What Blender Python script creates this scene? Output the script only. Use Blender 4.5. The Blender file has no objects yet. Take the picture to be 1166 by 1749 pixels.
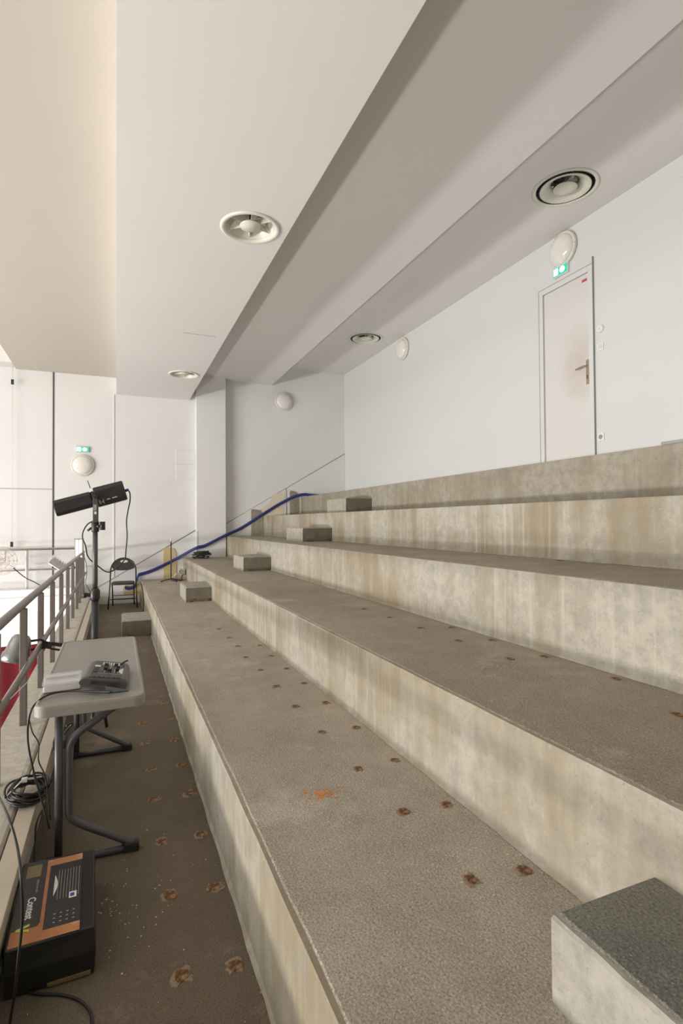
import bpy, math, random
from mathutils import Vector, Matrix, Euler
random.seed(7)
S = bpy.context.scene
C = S.collection
PI = math.pi

# ------------------------------------------------------------------ camera
YAW, PITCH, ROLL, FPX, EYE = 0.3961, 0.0185, -0.0068, 919.97, 1.52
def cam_axes():
    cy, sy = math.cos(YAW), math.sin(YAW)
    f = Vector((sy*math.cos(PITCH), cy*math.cos(PITCH), math.sin(PITCH)))
    r = Vector((cy, -sy, 0)); u = r.cross(f)
    return (math.cos(ROLL)*r+math.sin(ROLL)*u, -math.sin(ROLL)*r+math.cos(ROLL)*u, f)
cd = bpy.data.cameras.new('camera')
cam = bpy.data.objects.new('camera', cd); C.objects.link(cam)
r_, u_, f_ = cam_axes()
m3 = Matrix((r_, u_, -f_)).transposed()
cam.matrix_world = Matrix.Translation((0, 0, EYE)) @ m3.to_4x4()
cd.sensor_fit = 'HORIZONTAL'; cd.sensor_width = 36; cd.lens = FPX/1166*36
cd.clip_start = 0.02; cd.clip_end = 200
S.camera = cam

# ------------------------------------------------------------------ view, world, lights
S.view_settings.view_transform = 'Standard'; S.view_settings.look = 'None'
S.view_settings.exposure = 0.09; S.view_settings.gamma = 1.0
S.view_settings.use_curve_mapping = False
W = bpy.data.worlds.new('world'); S.world = W; W.use_nodes = True
bg = W.node_tree.nodes['Background']
bg.inputs[0].default_value = (1.0, 0.965, 0.93, 1); bg.inputs[1].default_value = 0.12

def area(name, loc, target, sx, sy, power, col, spread=150):
    l = bpy.data.lights.new(name, 'AREA'); l.shape = 'RECTANGLE'; l.size = sx; l.size_y = sy
    l.energy = power; l.color = col; l.spread = math.radians(spread)
    o = bpy.data.objects.new(name, l); C.objects.link(o); o.location = loc
    o.rotation_euler = (Vector(target)-Vector(loc)).to_track_quat('-Z', 'Y').to_euler()
    return o
# floodlights down in the hall, throwing light up under the stepped ceiling
area('hall_floodlights', (-7.6, 3.4, -5.1), (1.8, 4.0, 4.4), 7.0, 0.5, 330, (1, .955, .90))
area('hall_stage_lights', (-9.6, 3.4, .10), (4.0, 4.8, 4.2), 7.4, 0.5, 620, (1, .97, .945))
# unseen broad fill light on the hall side, added to light walls and risers
area('hall_side_fill', (-11, 2.4, 2.4), (3, 4.2, 2.2), 9.0, 4.2, 490, (1, .98, .955))

# ------------------------------------------------------------------ levels of the place (metres)
T = 11.126
A = [0.4438, 1.2343, 2.0587, 2.863, 3.6964]        # riser faces
AW = 4.7395                                         # right wall
Z = [0.4328, 0.832, 1.2448, 1.6563, 2.0704]        # tread heights
ZL, ZR1, ZR2, ZR3 = 4.3085, 3.9875, 4.4465, 4.8314
AL, B1, B2 = -1.6575, 1.3522, 3.0559
Y0 = -3.0

# ------------------------------------------------------------------ materials
def nmat(name):
    m = bpy.data.materials.new(name); m.use_nodes = True
    nt = m.node_tree; b = nt.nodes['Principled BSDF']
    return m, nt, b
def N(nt, kind, **kw):
    n = nt.nodes.new(kind)
    for k, v in kw.items():
        if k in n.inputs.keys(): n.inputs[k].default_value = v
        else: setattr(n, k, v)
    return n
def coords(nt, scale=(1, 1, 1), loc=(0, 0, 0)):
    tc = nt.nodes.new('ShaderNodeTexCoord'); mp = nt.nodes.new('ShaderNodeMapping')
    mp.inputs['Scale'].default_value = scale; mp.inputs['Location'].default_value = loc
    nt.links.new(tc.outputs['Object'], mp.inputs['Vector']); return mp.outputs[0]
def noise(nt, scale, detail=4, rough=.55, vec=None):
    n = N(nt, 'ShaderNodeTexNoise', Scale=scale, Detail=detail, Roughness=rough)
    nt.links.new(vec if vec else coords(nt), n.inputs['Vector']); return n.outputs[0]
def ramp(nt, fac, stops):
    r = nt.nodes.new('ShaderNodeValToRGB'); e = r.color_ramp.elements
    while len(e) < len(stops): e.new(.5)
    for i, (p, c) in enumerate(stops):
        e[i].position = p; e[i].color = (*c, 1) if len(c) == 3 else c
    nt.links.new(fac, r.inputs[0]); return r.outputs[0]
def g(v): return (v, v, v)
def mix(nt, fac, a, b, mode='MIX'):
    n = nt.nodes.new('ShaderNodeMix'); n.data_type = 'RGBA'; n.blend_type = mode
    if isinstance(fac, (int, float)): n.inputs[0].default_value = fac
    else: nt.links.new(fac, n.inputs[0])
    for i, x in ((6, a), (7, b)):
        if isinstance(x, tuple): n.inputs[i].default_value = (*x, 1)
        else: nt.links.new(x, n.inputs[i])
    return n.outputs[2]
def bump(nt, b, h, strength, dist):
    n = N(nt, 'ShaderNodeBump', Strength=strength, Distance=dist)
    nt.links.new(h, n.inputs['Height']); nt.links.new(n.outputs[0], b.inputs['Normal'])
def plain(name, col, rough=.5, metal=0, emit=None, es=0, var=.08, alpha=1, trans=0, bsc=40, bst=.1):
    m, nt, b = nmat(name)
    f = noise(nt, 9, 3)
    c = mix(nt, f, tuple(x*(1-var) for x in col), tuple(min(1, x*(1+var)) for x in col))
    nt.links.new(c, b.inputs['Base Color'])
    b.inputs['Roughness'].default_value = rough; b.inputs['Metallic'].default_value = metal
    if bst: bump(nt, b, noise(nt, bsc, 3), bst, .002)
    if emit:
        b.inputs['Emission Color'].default_value = (*emit, 1); b.inputs['Emission Strength'].default_value = es
    if alpha < 1: b.inputs['Alpha'].default_value = alpha
    if trans: b.inputs['Transmission Weight'].default_value = trans
    return m

def paint(name, col, warm=None):
    m, nt, b = nmat(name)
    f = noise(nt, .55, 5, .6); f2 = noise(nt, 3.1, 6, .6, coords(nt, (1, 1, .35)))
    c = mix(nt, f, tuple(x*.955 for x in col), tuple(min(1, x*1.03) for x in (warm or col)))
    c = mix(nt, ramp(nt, f2, [(.35, g(.95)), (.7, g(1))]), tuple(x*.9 for x in col), c)
    nt.links.new(c, b.inputs['Base Color']); b.inputs['Roughness'].default_value = .62
    bump(nt, b, noise(nt, 60, 4), .12, .002)
    return m
M = {}
M['wall'] = paint('wall_paint', (.69, .695, .685))
M['wall_end'] = paint('end_wall_paint', (.76, .755, .735))
M['ceil'] = paint('ceiling_paint', (.75, .73, .705))
M['ceil_warm'] = paint('warm_ceiling_paint', (.54, .49, .425))
M['wall_back'] = paint('back_wall_paint', (.42, .40, .37))
M['door'] = None

def tread_mat(name, c0, c1, pale, bumpd=.006):
    m, nt, b = nmat(name)
    big = noise(nt, 1.1, 5, .6); mid = noise(nt, 6, 6, .65); fine = noise(nt, 150, 4, .75); spk = noise(nt, 190, 3, .7, coords(nt, (1, 1, 1), (3, 3, 3)))
    c = mix(nt, ramp(nt, big, [(.3, g(0)), (.7, g(1))]), c0, c1)
    c = mix(nt, ramp(nt, mid, [(.35, g(.0)), (.75, g(.55))]), c, tuple(x*.72 for x in c0))
    c = mix(nt, ramp(nt, noise(nt, 2.3, 8, .72, coords(nt, (1, 1, 1), (3, 7, 1))), [(.56, g(0)), (.72, g(.75))]), c, pale)
    c = mix(nt, ramp(nt, fine, [(.34, g(.75)), (.52, g(0))]), c, tuple(x*.4 for x in c0))
    c = mix(nt, ramp(nt, noise(nt, 45, 2, .5, coords(nt, (1, 1, 1), (9, 2, 4))), [(.735, g(0)), (.77, g(.55))]), c, (.62, .58, .5))
    c = mix(nt, ramp(nt, spk, [(.54, g(0)), (.70, g(.7))]), c, tuple(min(.8, x*1.5) for x in c1))
    nt.links.new(c, b.inputs['Base Color']); b.inputs['Roughness'].default_value = .85
    v = N(nt, 'ShaderNodeTexVoronoi', Scale=110.0); nt.links.new(coords(nt), v.inputs['Vector'])
    h = mix(nt, .5, v.outputs['Distance'], noise(nt, 120, 6, .75))
    bump(nt, b, h, .9, bumpd)
    return m
M['floor'] = tread_mat('walkway_screed', (.135, .108, .074), (.185, .148, .104), (.30, .26, .2), .003)
M['tread'] = tread_mat('tread_screed', (.39, .338, .272), (.58, .505, .415), (.70, .64, .54), .009)
M['tread_dark'] = tread_mat('dark_tread_screed', (.32, .275, .213), (.48, .415, .33), (.58, .52, .43), .007)
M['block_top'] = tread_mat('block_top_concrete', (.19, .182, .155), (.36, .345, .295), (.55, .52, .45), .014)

def riser_mat(name, base=(.60, .555, .455), ochre=(.44, .345, .215), dark=(.36, .305, .205), amt=.8, run=.5):
    m, nt, b = nmat(name)
    run_n = noise(nt, 1, 6, .62, coords(nt, (5, 5, .55)))            # soft vertical runs
    thin = noise(nt, 1, 3, .5, coords(nt, (26, 26, .9), (4, 1, 2)))   # thin pale dribbles
    where = noise(nt, .8, 3, .5, coords(nt, (1, 1, .3), (7, 2, 5)))   # where dribbles happen
    cloud = noise(nt, .75, 6, .62); cloud2 = noise(nt, 3.4, 7, .68, coords(nt, (1, 1, .8), (5, 3, 1)))
    grit = noise(nt, 60, 6, .75); mott = noise(nt, 14, 7, .72)
    c = mix(nt, ramp(nt, mix(nt, .38, cloud, run_n), [(.46, g(0)), (.58, g(amt))]), base, ochre)
    c = mix(nt, ramp(nt, cloud2, [(.52, g(0)), (.78, g(.55))]), c, dark)
    c = mix(nt, ramp(nt, mott, [(.38, g(.6)), (.58, g(0))]), c, tuple(x*.62 for x in base))
    dr = mix(nt, 1.0, ramp(nt, thin, [(.52, g(0)), (.72, g(.8))]), ramp(nt, where, [(.48, g(0)), (.62, g(run))]), 'MULTIPLY')
    c = mix(nt, dr, c, tuple(min(.8, x*1.22) for x in base))
    c = mix(nt, ramp(nt, grit, [(.30, g(.6)), (.43, g(0))]), c, tuple(x*.42 for x in base))
    c = mix(nt, ramp(nt, noise(nt, 26, 6, .75, coords(nt, (1, 1, 1), (2, 8, 3))), [(.63, g(0)), (.72, g(.6))]), c, tuple(min(.82, x*1.3) for x in base))
    nt.links.new(c, b.inputs['Base Color']); b.inputs['Roughness'].default_value = .82
    bump(nt, b, mix(nt, .5, noise(nt, 28, 7, .75), grit), .6, .006)
    return m
M['riser'] = riser_mat('riser_concrete', (.44, .41, .338), (.29, .23, .138), (.24, .20, .132), .95, .75)
M['riser_high'] = riser_mat('stained_riser_concrete', (.36, .33, .258), (.27, .222, .15), (.155, .13, .088))
M['block'] = riser_mat('block_concrete', (.42, .39, .315), (.33, .29, .21), (.27, .235, .175), .6)
M['block_pale'] = riser_mat('pale_block_concrete', (.42, .395, .33), (.34, .29, .21), (.28, .245, .18), .6)
M['block_shaded_front'] = riser_mat('shaded_block_concrete', (.19, .175, .135), (.15, .125, .085), (.10, .085, .06), .6)  # darker copy of the block concrete, shade coloured into the near end face
M['curb'] = riser_mat('curb_concrete', (.60, .56, .48), (.48, .42, .33), (.42, .37, .29), .5)
M['channel'] = plain('beige_channel', (.55, .48, .38), .45)
M['rust'] = None
def rust():
    m, nt, b = nmat('rusty_iron')
    c = ramp(nt, noise(nt, 22, 7, .75), [(.34, (.05, .028, .016)), (.47, (.17, .08, .034)), (.56, (.32, .165, .07)), (.66, (.50, .35, .19))])
    nt.links.new(c, b.inputs['Base Color']); b.inputs['Roughness'].default_value = .9
    bump(nt, b, noise(nt, 50, 6, .8), 1, .008)
    return m
M['rust'] = rust()
M['stain'] = tread_mat('rust_halo', (.30, .22, .135), (.36, .285, .19), (.42, .36, .27), .004)
M['orange'] = plain('orange_paint', (.62, .26, .08), .8, var=.3)
M['white_dirt'] = plain('white_paint_spot', (.62, .58, .50), .8, var=.2)
M['steel'] = plain('worn_steel', (.20, .175, .158), .40, .55, var=.22)
M['steel_pale'] = plain('bright_steel', (.62, .60, .56), .3, .85, var=.12)
M['black'] = plain('black_metal', (.036, .034, .034), .34, .25)
M['black_matte'] = plain('black_plastic', (.022, .021, .021), .6)
M['cable'] = plain('black_rubber', (.018, .017, .017), .45, bst=0)
M['fabric'] = plain('black_vinyl', (.035, .031, .031), .6)
M['grey_tube'] = plain('grey_table_steel', (.10, .10, .105), .42, .35)
M['table'] = plain('grey_table_plastic', (.30, .278, .25), .45, bsc=180, bst=.35)
M['console'] = plain('console_grey', (.095, .09, .083), .38, .35)
M['console_panel'] = plain('console_panel', (.06, .058, .053), .5, .2)
M['wedge'] = plain('blue_grey_foam', (.17, .195, .205), .7)
M['white'] = plain('white_plastic', (.80, .79, .75), .3, bst=0)
M['cream'] = plain('cream_enamel', (.70, .69, .60), .28, bst=0)
M['opal'] = plain('opal_glass', (.80, .77, .73), .12, bst=0, var=.02)
M['mark_white'] = plain('white_mark', (.7, .7, .68), .5, bst=0)
M['green'] = plain('lit_green_face', (.02, .42, .27), .4, emit=(.03, .62, .40), es=.55, bst=0)
M['glow_white'] = plain('lit_white_symbol', (.9, 1, .95), .4, emit=(.75, 1, .88), es=1.6, bst=0)
M['tube_glow'] = plain('lit_tube', (1, .98, .9), .4, emit=(1, .96, .82), es=3.2, bst=0)
M['blue'] = plain('blue_cable_sheath', (.030, .042, .20), .45, var=.25, bst=0)
M['blue_plug'] = plain('blue_plug', (.06, .07, .28), .4, bst=0)
M['yellow'] = plain('yellow_board', (.60, .47, .24), .7)
M['cream_plaster'] = plain('cream_plaster', (.72, .65, .50), .8)
M['hall_white'] = plain('white_backdrop', (.86, .86, .85), .7)
M['red'] = plain('dark_red_cloth', (.21, .012, .022), .85, bsc=120)
M['dark_alu'] = plain('dull_aluminium', (.26, .26, .262), .33, .85)
M['alu'] = plain('aluminium', (.62, .62, .61), .32, .9)
M['log'] = plain('pale_rolls', (.55, .48, .37), .8, var=.3)
M['log_dark'] = plain('roll_ends', (.30, .25, .18), .8, var=.3)
M['gap'] = plain('shadow_gap', (.10, .095, .085), .8, bst=0)
M['seam'] = plain('seam_filler', (.34, .33, .31), .8, bst=0)
M['tie'] = plain('cable_tie', (.75, .73, .68), .4, bst=0)
M['brass'] = plain('tarnished_brass', (.42, .38, .24), .38, .7)
M['chrome'] = plain('satin_chrome', (.55, .54, .52), .25, .95)
M['red_label'] = plain('red_label', (.50, .10, .11), .5, bst=0)
M['mirror'] = plain('duct_metal', (.45, .47, .48), .22, .9, bst=0)
M['dark_duct'] = plain('dark_duct', (.13, .12, .105), .6)
M['box_orange'] = None
def box_orange():
    m, nt, b = nmat('printed_orange_card')
    c = ramp(nt, noise(nt, 3.2, 4, .6), [(.3, (.10, .045, .02)), (.45, (.38, .14, .045)), (.6, (.45, .20, .08)), (.72, (.62, .46, .33))])
    nt.links.new(c, b.inputs['Base Color']); b.inputs['Roughness'].default_value = .4
    return m
M['box_orange'] = box_orange()
M['box_black'] = plain('glossy_black_card', (.018, .018, .018), .35, var=.3)
M['gold'] = plain('gold_print', (.20, .16, .07), .4, bst=0)
M['lime'] = plain('lime_print', (.42, .52, .06), .5, bst=0)
M['blue_print'] = plain('blue_print', (.05, .07, .30), .5, bst=0)
M['clear'] = plain('clear_film', (.72, .73, .72), .12, alpha=.35, bst=0)
M['gel'] = plain('pink_tinted_gauze', (.80, .68, .65), .5, alpha=.22, bst=0)
def door_mat():
    m, nt, b = nmat('door_paint')
    c = mix(nt, noise(nt, 1.4, 4), (.66, .64, .61), (.72, .70, .665))
    # grubby hand marks around the handle (object space)
    tc = nt.nodes.new('ShaderNodeTexCoord'); mp = nt.nodes.new('ShaderNodeMapping'); mp.vector_type = 'TEXTURE'
    mp.inputs['Location'].default_value = (AW, 4.45, 3.25); mp.inputs['Scale'].default_value = (1, .38, .55)
    nt.links.new(tc.outputs['Object'], mp.inputs[0])
    gr = N(nt, 'ShaderNodeTexGradient', gradient_type='SPHERICAL'); nt.links.new(mp.outputs[0], gr.inputs[0])
    mm = mix(nt, noise(nt, 5, 6, .7), (0, 0, 0), gr.outputs[0] if False else (1, 1, 1))
    d = mix(nt, 1.0, gr.outputs[0], noise(nt, 6, 6, .7), 'MULTIPLY')
    c = mix(nt, ramp(nt, d, [(.05, g(0)), (.5, g(.55))]), c, (.50, .38, .33))
    nt.links.new(c, b.inputs['Base Color']); b.inputs['Roughness'].default_value = .5
    return m
M['door'] = door_mat()

# ------------------------------------------------------------------ mesh building
class MB:
    def __init__(s): s.v = []; s.f = []; s.m = []; s.sm = []
    def add(s, vs, fs, mi=0, smooth=False):
        o = len(s.v); s.v += [tuple(x) for x in vs]
        for f in fs: s.f.append([i+o for i in f]); s.m.append(mi); s.sm.append(smooth)
        return s
    def box(s, x0, x1, y0, y1, z0, z1, mi=0, mat=None):
        vs = [Vector(p) for p in ((x0, y0, z0), (x1, y0, z0), (x1, y1, z0), (x0, y1, z0), (x0, y0, z1), (x1, y0, z1), (x1, y1, z1), (x0, y1, z1))]
        if mat: vs = [mat @ v for v in vs]
        return s.add(vs, [(0, 3, 2, 1), (4, 5, 6, 7), (0, 1, 5, 4), (1, 2, 6, 5), (2, 3, 7, 6), (3, 0, 4, 7)], mi)
    def ring_loft(s, rings, mi=0, cap=True, smooth=True, closed=False):
        n = len(rings[0]); o = len(s.v); k = len(rings)
        for r in rings: s.v += [tuple(p) for p in r]
        for i in range(k if closed else k-1):
            j = (i+1) % k
            for a in range(n):
                b = (a+1) % n
                s.f.append([o+i*n+a, o+i*n+b, o+j*n+b, o+j*n+a]); s.m.append(mi); s.sm.append(smooth)
        if cap and not closed:
            s.f.append([o+a for a in range(n)][::-1]); s.m.append(mi); s.sm.append(False)
            s.f.append([o+(k-1)*n+a for a in range(n)]); s.m.append(mi); s.sm.append(False)
        return s
    def tube(s, pts, r, seg=10, mi=0, sides=None, smooth=True):
        pts = [Vector(p) for p in pts]; rings = []
        up = None
        for i, p in enumerate(pts):
            d = (pts[min(i+1, len(pts)-1)]-pts[max(i-1, 0)]).normalized()
            if up is None: up = Vector((0, 0, 1)) if abs(d.z) < .95 else Vector((0, 1, 0))
            x = d.cross(up)
            if x.length < 1e-4: x = d.cross(Vector((1, .3, .1)))
            x.normalize(); u = x.cross(d).normalized(); up = u
            rr = r[i] if isinstance(r, (list, tuple)) else r
            rings.append([p+(x*math.cos(t)+u*math.sin(t))*rr for t in [2*PI*k/seg+(PI/4 if seg == 4 else 0) for k in range(seg)]])
        return s.ring_loft(rings, mi, True, smooth)
    def lathe(s, prof, origin=(0, 0, 0), axis='Z', seg=40, mi=0, cap=True, smooth=True, closed=False, flip=1):
        o = Vector(origin); rings = []
        for r, h in prof:
            h *= flip; ring = []
            for k in range(seg):
                c, q = r*math.cos(2*PI*k/seg), r*math.sin(2*PI*k/seg)
                ring.append(o+(Vector((c, q, h)) if axis == 'Z' else Vector((h, c, q)) if axis == 'X' else Vector((c, h, q))))
            rings.append(ring)
        return s.ring_loft(rings, mi, cap, smooth, closed)
    def prism(s, poly, axis, a0, a1, mi=0):
        def P(p, a):
            return (a, p[0], p[1]) if axis == 'X' else (p[0], a, p[1]) if axis == 'Y' else (p[0], p[1], a)
        n = len(poly)
        return s.add([P(p, a0) for p in poly]+[P(p, a1) for p in poly],
                     [list(range(n)), list(range(2*n-1, n-1, -1))]+[[i, i+n, (i+1) % n+n, (i+1) % n] for i in range(n)], mi)
    def xf(s, mat): s.v = [tuple(mat @ Vector(v)) for v in s.v]; return s
    def build(s, name, mats, parent=None, bevel=0, seg=2, origin=None):
        me = bpy.data.meshes.new(name)
        v = s.v
        if origin: v = [(a-origin[0], b-origin[1], c-origin[2]) for a, b, c in v]
        me.from_pydata(v, [], s.f)
        for x in (mats if isinstance(mats, (list, tuple)) else [mats]): me.materials.append(x)
        for p, mi, sm in zip(me.polygons, s.m, s.sm): p.material_index = mi; p.use_smooth = sm
        import bmesh
        bm = bmesh.new(); bm.from_mesh(me); bmesh.ops.recalc_face_normals(bm, faces=bm.faces); bm.to_mesh(me); bm.free()
        o = bpy.data.objects.new(name, me); C.objects.link(o)
        if origin: o.location = origin
        if parent:
            o.parent = parent
            o.matrix_parent_inverse = Matrix.Identity(4)
        if bevel:
            b = o.modifiers.new('bevel', 'BEVEL'); b.width = bevel; b.segments = seg; b.limit_method = 'ANGLE'
        return o
def spl(pts, n=8):
    pts = [Vector(p) for p in pts]; out = []
    P = [pts[0]]+pts+[pts[-1]]
    for i in range(1, len(P)-2):
        for k in range(n):
            t = k/n; a, b, c, d = P[i-1], P[i], P[i+1], P[i+2]
            out.append(.5*((2*b)+(c-a)*t+(2*a-5*b+4*c-d)*t*t+(3*b-a-3*c+d)*t**3))
    out.append(pts[-1]); return out
def thing(name, loc, label, cat, group=None, rot=(0, 0, 0)):
    o = bpy.data.objects.new(name, None); o.empty_display_size = .1; C.objects.link(o); o.location = loc; o.rotation_euler = rot
    return tag(o, label, cat, group)
def tag(o, label, cat, group=None):
    o['label'] = label; o['category'] = cat
    if group: o['group'] = group
    return o
def st(o): o['kind'] = 'structure'; return o
def dup(root, loc, label, rot=None, name=None):
    r = root.copy(); C.objects.link(r); r.location = loc; r['label'] = label
    if rot is not None: r.rotation_euler = rot
    for ch in root.children:
        c = ch.copy(); C.objects.link(c); c.parent = r
        for gch in ch.children:
            d = gch.copy(); C.objects.link(d); d.parent = c
    return r

# ------------------------------------------------------------------ the setting
st(MB().box(-.36, A[0]+.02, Y0, T, -.15, 0).build('floor', M['floor']))
st(MB().box(-14, -.68, Y0, 15, -6.4, -6.2).build('floor_hall', M['hall_white']))
# concrete tiers
tier_lab = ['lowest wide concrete tier, first step above the walkway', 'second concrete tier up from the walkway',
            'third concrete tier, middle of the five', 'fourth concrete tier, thin dark tread near eye level',
            'top concrete tier under the white wall and door']
for i in range(5):
    a0 = A[i]; a1 = A[i+1] if i < 4 else AW; z = Z[i]; zb = (Z[i-1] if i else 0)
    t = thing('concrete_tier', (0, 0, 0), tier_lab[i], 'step', 'concrete seating tiers')
    rb = MB()
    ny = 90; rings = []
    for k in range(ny+1):
        y = Y0+(T-Y0)*k/ny
        w = .0010*math.sin(k*1.7+i)+.0012*math.sin(k*.23+2*i)
        x = a0+w; q = .008+.0012*math.sin(k*2.3+i*3)
        rings.append([(x, y, -.02 if i == 0 else zb-.02), (x, y, z-q-.004), (x+q*.4, y, z-q*.35), (x+q, y, z-.003), (a1+.01, y, z-.003), (a1+.01, y, -.02 if i == 0 else zb-.02)])
    rb.ring_loft(rings, 0, True, False)
    rb.build('riser', M['riser'] if i < 4 else M['riser_high'], t)
    # mortar fillet running along the foot of the riser
    fb = MB(); rings = []
    for k in range(181):
        y = Y0+(T-Y0)*k/180; q = .011+.0025*math.sin(k*1.13+i)+.0015*math.sin(k*3.1)
        rings.append([(a0+.003, y, zb+q*1.2+.004), (a0-q, y, zb+.0015), (a0+.003, y, zb-.002)])
    fb.ring_loft(rings, 0, True, False); fb.build('mortar_fillet', M['riser'], t)
    tb = MB(); rings = []
    for k in range(ny+1):
        y = Y0+(T-Y0)*k/ny; e = .017+.0016*math.sin(k*2.1+i)+.001*math.sin(k*5.2)
        rings.append([(a0+e, y, z-.004), (a0+e+.008, y, z), (a1-.002, y, z), (a1-.002, y, z-.004)])
    tb.ring_loft(rings, 0, True, False)
    tb.build('tread', M['tread'] if i == 0 else M['tread_dark'] if i > 1 else M['tread_dark'], t)
# walls
st(MB().box(AW, AW+.2, Y0, T+.2, 1.6, 5.4).build('wall_right', M['wall']))
e = MB(); e.box(-14, AW+.2, T, T+.2, -6.4, 5.4); st(e.build('wall_end', M['wall_end']))
st(MB().box(1.465, 2.045, T-.19, T+.01, Z[1]-.01, ZR2+.05).build('wall_pilaster', M['wall_end'], bevel=.006))
st(MB().box(-14, AW+.2, Y0-.2, Y0, -6.4, 5.4).build('wall_back', M['wall_back']))
# lower wainscot layer following the slope of the tiers, with its dark joint line
lp = [(2.05, Z[1]), (2.05, 1.483), (3.361, 2.262), (4.735, 3.045), (4.735, 1.9), (3.6, 1.9), (3.6, 1.6), (2.8, 1.6), (2.8, 1.2)]
st(MB().prism([(2.05, .84), (4.735, .84), (4.735, 3.040), (2.05, 1.478)], 'Y', T-.014, T+.01).build('trim_1', M['wall_end']))
st(MB().tube([(2.05, T-.008, 1.485), (4.735, T-.008, 3.048)], .0085, 6).build('trim_2', M['seam']))
st(MB().tube([(3.365, T-.016, 1.6), (3.365, T-.016, 2.24)], .009, 6).build('trim_3', M['seam']))
st(MB().prism([(-.40, 0.0), (1.47, 0.0), (1.47, 1.36), (-.40, .27)], 'Y', T-.014, T+.01).build('trim_4', M['wall_end']))
st(MB().tube([(-.40, T-.010, .275), (1.47, T-.010, 1.375)], .011, 6).build('trim_5', M['seam']))
st(MB().box(1.462, 1.485, T-.2, T-.188, 1.0, 1.36).build('trim_6', M['white']))
st(MB().box(-1.077, -1.05, T-.006, T+.01, .2, ZL).build('trim_7', M['gap']))
for k, (x0, x1, z0) in enumerate(((-3.2, -1.08, 2.15), (-1.05, -.04, 2.98), (-.03, 1.46, 2.30))):
    if k != 1: st(MB().box(x0, x1, T-.004, T+.01, z0, z0+.012).build('trim_%d' % (8+k), M['seam'] if k == 0 else M['wall_end']))
st(MB().box(-.055, -.03, T-.012, T+.01, .4, ZR1).build('trim_11', M['wall_end'], bevel=.004))
st(MB().box(-.43, .42, T-.03, T, 0, .16).build('baseboard_end', M['wall_end'], bevel=.004))
# raised bare concrete stubs of old partition walls at the tier ends
for a, b, z0, z1, mt in ((2.60, 2.85, Z[2], 1.80, 'riser_high'), (3.44, 3.64, Z[3], 2.20, 'riser_high'), (.86, 1.10, Z[0], 1.05, 'yellow')):
    poly = [(a, z0-.01), (b, z0-.01), (b-.01, z1-.12), (b-.05, z1-.03), (a+.03, z1), (a, z1-.01)]
    tag(MB().prism(poly, 'Y', T-.035, T-.012).build('bare_patch', M[mt]),
        {2.60: 'bare brown concrete patch on end wall behind the third tier', 3.44: 'bare brown concrete patch on end wall behind the fourth tier', .86: 'ochre yellow patch on end wall behind the thin stand'}[a], 'wall patch', 'bare patches on the end wall')
pc = [(2.86, 1.66), (3.30, 1.66), (3.33, 2.18), (3.05, 2.10), (2.98, 1.92), (2.80, 1.80), (2.74, 1.45), (2.86, 1.35)]
tag(MB().prism(pc, 'Y', T-.02, T-.012).build('plaster_patch', M['cream_plaster']), 'cream plaster patch above the fourth tier beside the sloping blue cable', 'wall patch', 'bare patches on the end wall')
tag(MB().prism([(.60, 0.02), (.42, .02), (.15, .05), (.12, .30), (.20, .36), (.42, .36)], 'Y', T-.02, T-.012).build('plaster_patch', M['yellow']), 'yellowish plaster patch low on the wall behind the folding chair', 'wall patch', 'bare patches on the end wall')

# ceiling: three steps climbing to the right plus the lower warm panel on the left
DIFF_A = [(1.035, 4.41), (1.035, 9.22)]; DIFF_B = [(4.125, 4.03), (4.155, 8.75)]
c = MB()
prof = [(0, ZR1), (B1, ZR1), (B1, ZR2), (B2, ZR2), (B2, ZR3), (AW+.1, ZR3), (AW+.1, 5.4), (0, 5.4)]
c.prism(prof, 'Y', Y0, T+.01)
ceil = c.build('ceiling', M['ceil'])
cb = MB()
for x, y in DIFF_A: cb.lathe([(.205, -.05), (.205, .20)], (x, y, ZR1), seg=48, smooth=False)
for x, y in DIFF_B: cb.lathe([(.275, -.05), (.275, .16)], (x, y, ZR3), seg=48, smooth=False)
cut = cb.build('cutter', M['ceil'])
md = ceil.modifiers.new('holes', 'BOOLEAN'); md.operation = 'DIFFERENCE'; md.object = cut; md.solver = 'EXACT'
dg = bpy.context.evaluated_depsgraph_get(); dg.update()
nm = bpy.data.meshes.new_from_object(ceil.evaluated_get(dg)); ceil.modifiers.clear(); ceil.data = nm
bpy.data.objects.remove(cut, do_unlink=True)
st(ceil)
st(MB().box(AL, 0, Y0, T+.01, ZL, 5.4).build('ceiling_left', M['ceil_warm']))
st(MB().box(-14, AL, Y0, T+.01, 5.0, 5.4).build('ceiling_hall', M['ceil']))
st(MB().box(-4.5, AL-.002, T-.35, T, ZL+.02, 5.0).build('trim_12', M['ceil'], bevel=.02))
# hairline crack / joint in the ceiling near the far diffuser
st(MB().box(.80, 1.22, 7.18, 7.188, ZR1-.0025, ZR1).build('trim_13', M['seam']))

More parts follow.
